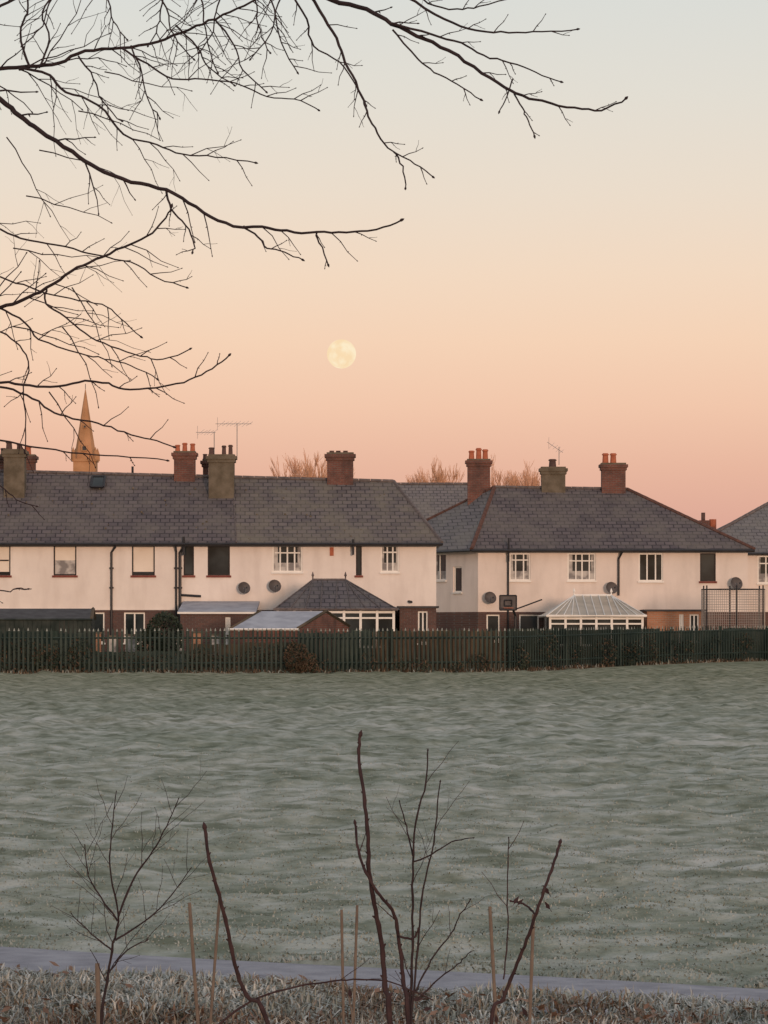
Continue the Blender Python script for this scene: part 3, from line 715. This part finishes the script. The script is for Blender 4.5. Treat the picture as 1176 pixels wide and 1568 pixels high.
def grow(mb,p,d,L_,r,dep,rnd,mat,spread=.5,minr=.02):
    q=p+d*L_*.5+Vector((rnd.gauss(0,.04),rnd.gauss(0,.04),0))*L_; e=q+(d+Vector((rnd.gauss(0,.12),rnd.gauss(0,.12),.08))).normalized()*L_*.5
    mb.tube([p,q,e],[r,r*.85,r*.65],mat,3 if dep<4 else 5,False)
    if dep==0: return
    for k in range(4 if dep<3 else 3):
        a=rnd.uniform(0,6.283); s_=rnd.uniform(.3,1)*spread
        nd=(d+Vector((math.cos(a)*s_,math.sin(a)*s_,rnd.uniform(0,.25)))).normalized()
        st=e if k<2 else p.lerp(e,rnd.uniform(.5,.95))
        grow(mb,st,nd,L_*rnd.uniform(.62,.82),max(minr,r*.55),dep-1,rnd,mat,spread,minr)
mb=MB(); rnd=random.Random(12)
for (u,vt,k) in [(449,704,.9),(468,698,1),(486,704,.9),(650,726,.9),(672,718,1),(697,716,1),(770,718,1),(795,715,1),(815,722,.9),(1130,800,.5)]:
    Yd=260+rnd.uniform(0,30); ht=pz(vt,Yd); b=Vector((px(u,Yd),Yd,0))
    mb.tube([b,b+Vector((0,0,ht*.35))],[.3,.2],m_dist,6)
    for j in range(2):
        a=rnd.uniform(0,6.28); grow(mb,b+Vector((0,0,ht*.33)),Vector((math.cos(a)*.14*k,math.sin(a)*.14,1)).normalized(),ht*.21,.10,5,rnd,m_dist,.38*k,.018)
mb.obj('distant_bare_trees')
# ================================================================ moon
bpy.ops.mesh.primitive_uv_sphere_add(segments=64,ring_count=32,radius=22.2/F*8000,location=W(523,542,8000))
moon=bpy.context.object; moon.name='moon'; bpy.ops.object.shade_smooth()
m=bpy.data.materials.new('moon_surface'); m.use_nodes=True; nt=m.node_tree; nt.nodes.clear(); N=nt.nodes; L=nt.links
tc=N.new('ShaderNodeTexCoord'); n=N.new('ShaderNodeTexNoise'); n.inputs['Scale'].default_value=.04; n.inputs['Detail'].default_value=4; L.new(tc.outputs['Object'],n.inputs['Vector'])
r=ramp(nt,[(.40,lin((249,220,178))),(.62,lin((253,235,201)))]); L.new(n.outputs['Fac'],r.inputs['Fac'])
em=N.new('ShaderNodeEmission'); em.inputs['Strength'].default_value=1.0; L.new(r.outputs[0],em.inputs[0]); o=N.new('ShaderNodeOutputMaterial'); L.new(em.outputs[0],o.inputs[0])
moon.data.materials.append(m)
# ================================================================ overhanging tree
TR=random.Random(21)
def smooth(pts,sub=4,jit=0):
    out=[]
    n=len(pts)
    for i in range(n-1):
        p0=pts[max(i-1,0)];p1=pts[i];p2=pts[i+1];p3=pts[min(i+2,n-1)]
        for k in range(sub):
            t=k/sub; q=.5*((2*p1)+(p2-p0)*t+(2*p0-5*p1+4*p2-p3)*t*t+(3*p1-p0-3*p2+p3)*t**3)
            if jit: q=q+Vector((TR.gauss(0,jit),TR.gauss(0,jit),TR.gauss(0,jit)))
            out.append(q)
    out.append(pts[-1]); return out
def tapr(n,r0,r1,bud=True):
    rr=[r0+(r1-r0)*(i/(n-1))**.8 for i in range(n)]
    return rr
def bud(mb,p,d,r,mat):
    d=d.normalized(); mb.tube([p-d*r,p+d*r*1.5,p+d*r*3.5,p+d*r*6],[r*.9,r*2.0,r*1.6,r*.2],mat,5)
def twig(mb,p,d,L_,r,dep,mat,rnd,up=-.05,zig=.15):
    n=max(3,int(L_/.030)); pts=[p]; cur=p.copy(); dd=d.normalized(); sgn=1; nodes=[]
    for i in range(n):
        perp=Vector((-dd.z,rnd.gauss(0,.3),dd.x))
        t=dd+perp*sgn*zig*rnd.uniform(.3,1)+Vector((0,0,up)); sgn=-sgn
        cur=cur+t.normalized()*L_/n; pts.append(cur.copy()); dd=(dd+Vector((rnd.gauss(0,.07),rnd.gauss(0,.06),up*.5+rnd.gauss(0,.05)))).normalized()
        nodes.append((cur.copy(),dd.copy(),sgn))
    rr=[r*(1-.5*i/n) for i in range(n+1)]
    mb.tube(pts,rr,mat,5,False); bud(mb,pts[-1],pts[-1]-pts[-2],rr[-1],mat)
    for i,(q,t,sg) in enumerate(nodes[:-1]):
        rad=rr[i+1]
        if dep>0 and rnd.random()<.33:
            perp=Vector((-t.z,rnd.gauss(0,.5),t.x))*sg
            twig(mb,q,(t+perp*rnd.uniform(.5,1.1)),L_*rnd.uniform(.3,.6),rad*.75,dep-1,mat,rnd,up,zig)
        elif rnd.random()<.5:
            perp=Vector((-t.z,rnd.gauss(0,.5),t.x))*sg
            mb.tube([q,q+(t*.4+perp).normalized()*rad*4],[rad*1.3,rad*.3],mat,4,False)
def branch(mb,pl,Y0,Y1,w0,w1,mat,ntw=0,tl=(.1,.3),pre=None,up=-.06,dep=1,rnd=TR,sides=(-1,1),tr=.0013):
    n=len(pl); pts=[W(u,v,Y0+(Y1-Y0)*i/(n-1)) for i,(u,v) in enumerate(pl)]
    pts=smooth(pts,4,.0012); k0=0
    rr=tapr(len(pts),w0/2*Y0/F,w1/2*Y1/F)
    if pre: 
        pp=smooth([Vector(q) for q in pre]+[pts[0]],5)[:-1]; r_=[rr[0]*(1+1.6*(1-i/len(pp))) for i in range(len(pp))]
        pts2=pp+pts; rr2=r_+rr; mb.tube(pts2,rr2,mat,7)
    else: mb.tube(pts,rr,mat,6)
    bud(mb,pts[-1],pts[-1]-pts[-2],rr[-1],mat)
    for k in range(ntw):
        i=int(len(pts)*((k+rnd.random()*.8)/ntw)*.93)+1; i=min(i,len(pts)-2)
        t=(pts[i+1]-pts[i-1]).normalized(); sg=rnd.choice(sides); perp=Vector((-t.z,0,t.x))*sg
        d=t*rnd.uniform(.5,1.1)+perp*rnd.uniform(.35,.95)+Vector((0,rnd.gauss(0,.35),0))
        twig(mb,pts[i],d,rnd.uniform(*tl)*(1-.45*i/len(pts)),max(tr,rr[i]*.42),dep,mat,rnd,up)
    return pts
TB=MB(); tx,ty=-2.1,7.7
TB.tube(smooth([Vector((tx,ty,-.1)),Vector((tx+.03,ty,.3)),Vector((tx+.05,ty,1.5)),Vector((tx-.02,ty+.03,3)),Vector((tx+.05,ty,5)),Vector((tx,ty,7.5))],4),[.17,.16,.14,.13,.125,.12,.12,.115,.115,.11,.11,.1,.1,.09,.085,.08,.07,.06,.05,.04,.02],m_bark,10)
tp=lambda z:(tx+.03,ty,z)
branch(TB,[(-60,105),(0,152),(30,178),(60,200),(110,232),(150,258),(200,278),(255,292),(300,318),(345,343),(400,348),(440,354),(485,356),(530,355),(575,352),(613,338)],7.2,6.8,9,2.6,m_bark,11,(.06,.15),[tp(2.5),(-1.6,7.5,2.75)],dep=1,sides=(-1,-1,1))
branch(TB,[(372,346),(395,362),(410,378),(435,386),(462,397)],6.95,6.9,3.5,2,m_bark,2,(.03,.06))
branch(TB,[(483,356),(490,372),(502,404)],6.9,6.88,3.2,2,m_bark,2,(.02,.04),dep=0)
branch(TB,[(255,292),(262,320),(285,345),(297,372),(295,385)],7.05,7.0,4,2,m_bark,5,(.04,.1))
branch(TB,[(-60,118),(0,105),(45,103),(90,96),(130,78),(185,74),(240,64),(290,45),(330,28),(375,8),(420,-15)],7.3,7.0,7,3,m_bark,16,(.08,.24),[tp(2.7),(-1.6,7.5,2.9)],sides=(-1,-1,1),dep=2)
branch(TB,[(185,74),(225,98),(265,120),(310,122),(360,128),(410,148),(450,152),(487,168)],7.1,6.9,3.5,1.8,m_bark,9,(.05,.12))
branch(TB,[(30,105),(75,115),(100,140),(150,160),(190,205),(240,222),(280,235),(330,240),(390,249)],7.2,7.0,5,2,m_bark,14,(.06,.2),dep=2)
branch(TB,[(45,103),(30,50),(42,20),(40,-30)],7.2,7.3,4,3,m_bark,5,(.06,.16),up=0)
branch(TB,[(60,104),(75,60),(65,20),(90,-20)],7.2,7.3,3.5,2.5,m_bark,5,(.06,.16),up=0)
branch(TB,[(-60,485),(0,471),(35,460),(72,440),(110,415),(147,398),(190,378),(225,362),(250,338),(262,318)],7.0,6.8,6.5,2.5,m_bark,14,(.06,.18),[tp(2.0),(-1.5,7.4,2.1)],dep=2)
branch(TB,[(-40,340),(0,352),(45,368),(100,377),(150,392),(200,402),(240,425),(285,440)],7.3,7.1,3.5,1.8,m_bark,8,(.05,.14),[tp(2.2),(-1.5,7.5,2.4)])
branch(TB,[(-50,400),(0,425),(45,440),(72,450),(120,460),(165,470),(185,490),(215,515)],7.2,7.1,3,1.8,m_bark,7,(.05,.14),[tp(2.1),(-1.5,7.5,2.3)])
branch(TB,[(72,440),(70,465),(100,485),(130,510),(170,530),(215,545),(250,550),(290,535)],6.95,6.9,3.5,1.8,m_bark,9,(.05,.14))
branch(TB,[(0,471),(40,495),(60,520),(120,540),(160,550),(200,560),(240,580)],7.0,6.9,3.5,1.8,m_bark,7,(.05,.13))
branch(TB,[(-60,580),(0,585),(45,590),(90,592),(130,583),(165,588),(200,598),(250,592),(290,582),(325,565),(350,545)],6.9,6.7,4.5,2.2,m_bark,10,(.04,.11),[tp(1.6),(-1.4,7.3,1.9)],sides=(-1,1))
branch(TB,[(-50,590),(0,592),(40,605),(75,628),(110,640),(150,648),(190,662),(230,672),(265,684)],7.0,6.9,4,2,m_bark,8,(.04,.12),[tp(1.5),(-1.4,7.3,1.85)])
branch(TB,[(-50,660),(0,673),(60,686),(110,692),(180,698),(255,705)],7.1,7.0,3.5,1.8,m_bark,5,(.03,.1),[tp(1.4),(-1.4,7.4,1.8)])
branch(TB,[(-50,500),(0,508),(30,530),(45,560),(35,600),(40,640),(38,690)],7.1,7.1,3,1.8,m_bark,5,(.04,.12),[tp(1.9),(-1.4,7.4,2.0)])
branch(TB,[(-40,900),(0,905),(20,903),(42,902)],7.1,7.1,2.5,1.5,m_bark,2,(.03,.07),[tp(1.1),(-1.4,7.4,1.5)],dep=0)
branch(TB,[(-40,720),(0,745),(25,765),(55,775)],7.1,7.1,2.5,1.5,m_bark,2,(.03,.08),[tp(1.3),(-1.4,7.4,1.7)],dep=0)
branch(TB,[(-50,40),(0,10),(40,-10)],7.3,7.4,5,4,m_bark,3,(.1,.2),[tp(2.9),(-1.6,7.6,3.0)])
limb=[tp(3.1),(-1.5,7.4,3.45),(-.9,7.2,3.3)]
branch(TB,[(395,-45),(450,-25),(505,0),(560,15),(600,36),(650,60),(700,85),(750,120),(790,142),(830,156),(880,165),(920,168),(957,152)],7.0,6.6,9,2.6,m_bark,10,(.04,.11),limb,sides=(-1,1,1),dep=1)
branch(TB,[(600,36),(660,52),(705,66),(740,85),(780,95),(820,112),(858,125)],6.85,6.7,4.5,2,m_bark,6,(.03,.08))
branch(TB,[(560,-30),(620,-5),(680,28),(730,47),(780,50),(830,48),(883,45)],7.1,6.9,5,2,m_bark,6,(.03,.08),[tp(3.3),(-1.4,7.6,3.6),(-.7,7.3,3.3)])
branch(TB,[(600,45),(640,90),(665,110),(700,130),(735,152)],6.85,6.8,3.5,2,m_bark,4,(.03,.07))
branch(TB,[(785,140),(800,165),(808,185),(818,207)],6.75,6.75,3,2,m_bark,2,(.02,.04),dep=0)
branch(TB,[(785,120),(775,150),(765,170)],6.75,6.75,2.5,1.8,m_bark,0)
branch(TB,[(460,-30),(490,15),(515,60),(530,95),(550,135),(560,170),(578,205),(600,230),(635,250),(662,270)],7.0,6.8,5.5,2,m_bark,9,(.03,.08),dep=1)
branch(TB,[(605,232),(616,255),(621,287)],6.85,6.8,3,2,m_bark,1,(.02,.03),dep=0)
branch(TB,[(440,-20),(470,30),(480,70),(520,95),(545,130),(560,160)],7.15,7.1,3.5,2,m_bark,6,(.04,.1))
branch(TB,[(640,-20),(655,5),(700,15),(735,10),(790,-5)],7.1,7.0,3,2,m_bark,5,(.03,.09))
for k,(u0,v0,a,b_) in enumerate([(230,-30,60,120),(300,-30,30,140),(350,-30,-40,110),(400,-40,50,150),(150,-30,40,90),(100,-30,-60,100),(270,40,80,90),(330,30,70,110),(450,-40,-60,130),(200,70,40,110),(120,85,60,100),(260,-30,-30,100),(380,-30,30,110)]):
    branch(TB,[(u0,v0),(u0+a*.4,v0+b_*.35),(u0+a*.6,v0+b_*.7),(u0+a*1.1,v0+b_)],7.1+.05*(k%3),7.0,3.2,1.8,m_bark,7,(.05,.15),dep=1)
for (u0,v0) in [(40,300),(60,230),(20,380),(110,440),(95,500),(20,500),(75,600),(120,170),(10,210),(160,110)]:
    twig(TB,W(u0,v0,7.1),Vector((.5,0,-.8)) if u0%20 else Vector((.9,0,-.2)),.2,.0016,2,m_bark,TR,-.04)
TB.obj('bare_tree',origin=(tx,ty,0))
# ================================================================ foreground saplings
def gnd(u,Y): 
    x=(u-CU)*Y/F; return (x,Y,g1(x,Y)-.03)
def sapling(name,stems,Y,mat,leaves=()):
    mb=MB()
    for (pl,w0,w1,ntw,tl,root,dep) in stems:
        pts=[W(u,v,Y+.03*math.sin(i)) for i,(u,v) in enumerate(pl)]
        if root is not None: pts=[Vector(gnd(root,Y)),Vector(gnd(root,Y)).lerp(pts[0],.5)+Vector((.01,0,0))]+pts
        pts=smooth(pts,5,.0006*Y/6); rr=tapr(len(pts),w0/2*Y/F,w1/2*Y/F)
        for i in range(3,len(rr)-1,4): rr[i]*=1.18
        mb.tube(pts,rr,mat,7); bud(mb,pts[-1],pts[-1]-pts[-2],rr[-1]*.8,mat)
        for i in range(4,len(pts)-1,4):
            t=(pts[i+1]-pts[i-1]).normalized(); sg=-1 if (i//4)%2 else 1; pr=Vector((-t.z,TR.gauss(0,.4),t.x))*sg
            mb.tube([pts[i],pts[i]+(pr+t*.9).normalized()*rr[i]*2.3],[rr[i]*.8,rr[i]*.3],mat,4,False)
        for k in range(ntw):
            i=int(len(pts)*(.35+.6*(k+TR.random()*.7)/ntw)); i=min(max(i,1),len(pts)-2)
            t=(pts[i+1]-pts[i-1]).normalized(); sg=1 if k%2 else -1
            d=t*TR.uniform(.8,1.2)+Vector((sg*TR.uniform(.4,.9),TR.gauss(0,.3),.1))
            twig(mb,pts[i],d,TR.uniform(*tl),max(.0009,rr[i]*.4),dep,mat,TR,.04,.12)
    for (u,v,s_) in leaves:
        c=W(u,v,Y); s2=s_*Y/F; a=TR.uniform(0,3)
        d=Vector((math.cos(a),.3,math.sin(a)))*s2; e=Vector((-math.sin(a),.5,math.cos(a)))*s2*.45
        mb.face([c-d,c-d*.3+e,c+d,c-d*.2-e*.8],m_barkr); mb.tube([c-d,c-d*1.5],.0008,mat,4,False)
    mb.obj(name)
sapling('young_shrub',[([(598,1568),(590,1510),(585,1450),(575,1395),(566,1335),(563,1270),(557,1215),(550,1165),(551,1128)],10,4.5,0,(.05,.1),612,0),
   ([(625,1568),(618,1505),(612,1450),(604,1400),(582,1372),(560,1335),(548,1300),(544,1262)],8,3.5,2,(.03,.06),618,0),
   ([(612,1435),(632,1437),(640,1425)],4,3,0,(0,0),None,0)],6.2,m_barkr)
sapling('young_shrub',[([(628,1568),(630,1500),(632,1420),(632,1340),(636,1262),(652,1200),(655,1150)],6,2,4,(.07,.16),628,1),
   ([(630,1568),(640,1450),(648,1360),(664,1290),(674,1198)],5,1.8,4,(.07,.16),632,1),
   ([(632,1320),(655,1312),(690,1290),(724,1283)],3,1.5,1,(.03,.08),None,0),([(632,1310),(622,1265),(612,1228)],3,1.5,1,(.03,.08),None,0),
   ([(636,1520),(660,1470),(690,1430),(705,1400),(720,1378)],3,1.5,2,(.05,.1),None,0),([(640,1530),(670,1500),(700,1478),(720,1458)],3,1.5,1,(.04,.1),None,0)],8.2,m_bark)
sapling('bramble_stem',[([(410,1568),(378,1525),(362,1485),(350,1430),(336,1372),(321,1320),(314,1270)],8,5,0,(.04,.1),470,0),
   ([(330,1572),(385,1533),(450,1512),(510,1503),(560,1500),(600,1505),(660,1530)],3.5,2,2,(.04,.08),None,0)],6.6,m_barkr)
sapling('young_shrub',[([(752,1568),(770,1530),(785,1492),(803,1448),(819,1405),(832,1365),(847,1325),(857,1292)],7,4,0,(.03,.06),742,0),
   ([(819,1400),(808,1388),(795,1382),(783,1380)],3.5,2.5,0,(.03,.05),None,0),([(772,1500),(777,1420),(777,1340),(779,1284)],2.5,1.5,2,(.05,.1),None,0)],6.8,m_barkr,
   [(836,1362,9),(838,1386,8),(791,1378,8),(797,1381,7),(803,1548,9),(760,1560,8)])
sapling('young_tree',[([(155,1568),(163,1505),(174,1445),(181,1400),(168,1325),(172,1265),(178,1213)],6.5,1.3,10,(.08,.18),150,2),
   ([(181,1402),(205,1345),(235,1302),(255,1265),(273,1224)],3.8,1.3,8,(.07,.17),None,2),([(180,1410),(155,1375),(135,1340),(130,1295)],3.4,1.3,7,(.07,.16),None,2),
   ([(176,1440),(215,1415),(255,1380),(292,1330)],3.4,1.3,7,(.07,.17),None,1),([(172,1455),(140,1430),(110,1400)],3,1.3,5,(.06,.14),None,1),([(166,1490),(195,1455),(225,1440)],3,1.5,3,(.06,.14),None,1)],8.4,m_bark)
sapling('dead_weed_stem',[([(540,1568),(535,1530),(528,1500)],3,2,3,(.03,.08),540,1)],9,m_cane,[(536,1520,8),(640,1530,9),(655,1545,8)])
for (ut,vt,ub,w) in [(290,1382,303,5),(337,1365,322,4.2),(523,1393,526,4),(547,1386,541,4),(750,1388,760,5),(817,1400,811,5),(149,1475,151,7)]:
    mb=MB(); Yc=11.4; a=W(ut,vt,Yc); b=W(ub,1568,Yc); d=(b-a); b=a+d*((a.z-.0)/(-d.z)*1.0 if d.z<0 else 1); n=9
    pts=[a.lerp(b,i/n) for i in range(n+1)]; rr=[w/2*Yc/F*(1.0+(.2 if i%2 else 0)) for i in range(n+1)]
    mb.tube(pts,rr,m_cane,7); mb.obj('bamboo_cane')
# ================================================================ light, sky, camera
SAZ=math.atan2(.24,-1.0)
SEL=math.radians(4)
sd_=Vector((math.sin(SAZ)*math.cos(SEL),math.cos(SAZ)*math.cos(SEL),math.sin(SEL)))
sun=bpy.data.lights.new('sun','SUN'); sun.energy=1.6; sun.angle=math.radians(7); sun.color=(1,.68,.50)
so=bpy.data.objects.new('sun',sun); so.rotation_euler=sd_.to_track_quat('Z','Y').to_euler(); so.location=(20,-30,30); scene.collection.objects.link(so)
w=bpy.data.worlds.new('World'); scene.world=w; w.use_nodes=True; nt=w.node_tree; N=nt.nodes; L=nt.links; N.clear()
tc=N.new('ShaderNodeTexCoord'); s=N.new('ShaderNodeSeparateXYZ'); L.new(tc.outputs['Generated'],s.inputs[0])
mr=N.new('ShaderNodeMapRange'); mr.inputs[1].default_value=0; mr.inputs[2].default_value=.5; L.new(s.outputs['Z'],mr.inputs[0])
st=[(0,(204,153,144)),(.064,(216,163,151)),(.098,(226,175,157)),(.137,(236,191,168)),(.178,(240,203,178)),(.22,(238,210,188)),(.27,(231,214,198)),(.33,(223,216,206)),(.40,(214,215,211)),(.6,(203,206,209)),(1,(196,199,206))]
r=ramp(nt,[(p,tuple(.97*q for q in lin(c))) for p,c in st]); L.new(mr.outputs[0],r.inputs['Fac'])
sky=N.new('ShaderNodeTexSky'); sky.sky_type='NISHITA'; sky.sun_disc=False; sky.sun_elevation=SEL; sky.sun_rotation=SAZ
bg1=N.new('ShaderNodeBackground'); L.new(sky.outputs[0],bg1.inputs[0]); bg1.inputs[1].default_value=.02
bg2=N.new('ShaderNodeBackground'); L.new(r.outputs[0],bg2.inputs[0]); bg2.inputs[1].default_value=1
ad=N.new('ShaderNodeAddShader'); L.new(bg1.outputs[0],ad.inputs[0]); L.new(bg2.outputs[0],ad.inputs[1])
ow=N.new('ShaderNodeOutputWorld'); L.new(ad.outputs[0],ow.inputs[0])
cam=bpy.data.cameras.new('camera'); co=bpy.data.objects.new('camera',cam); scene.collection.objects.link(co)
co.location=(0,0,EYE); co.rotation_euler=(math.radians(90),0,0)
cam.sensor_fit='HORIZONTAL'; cam.sensor_width=36; cam.lens=F/1176*36; cam.shift_y=(HV-784)/1176
cam.clip_start=.1; cam.clip_end=30000
scene.camera=co
scene.view_settings.view_transform='Standard'; scene.view_settings.look='None'; scene.view_settings.exposure=0
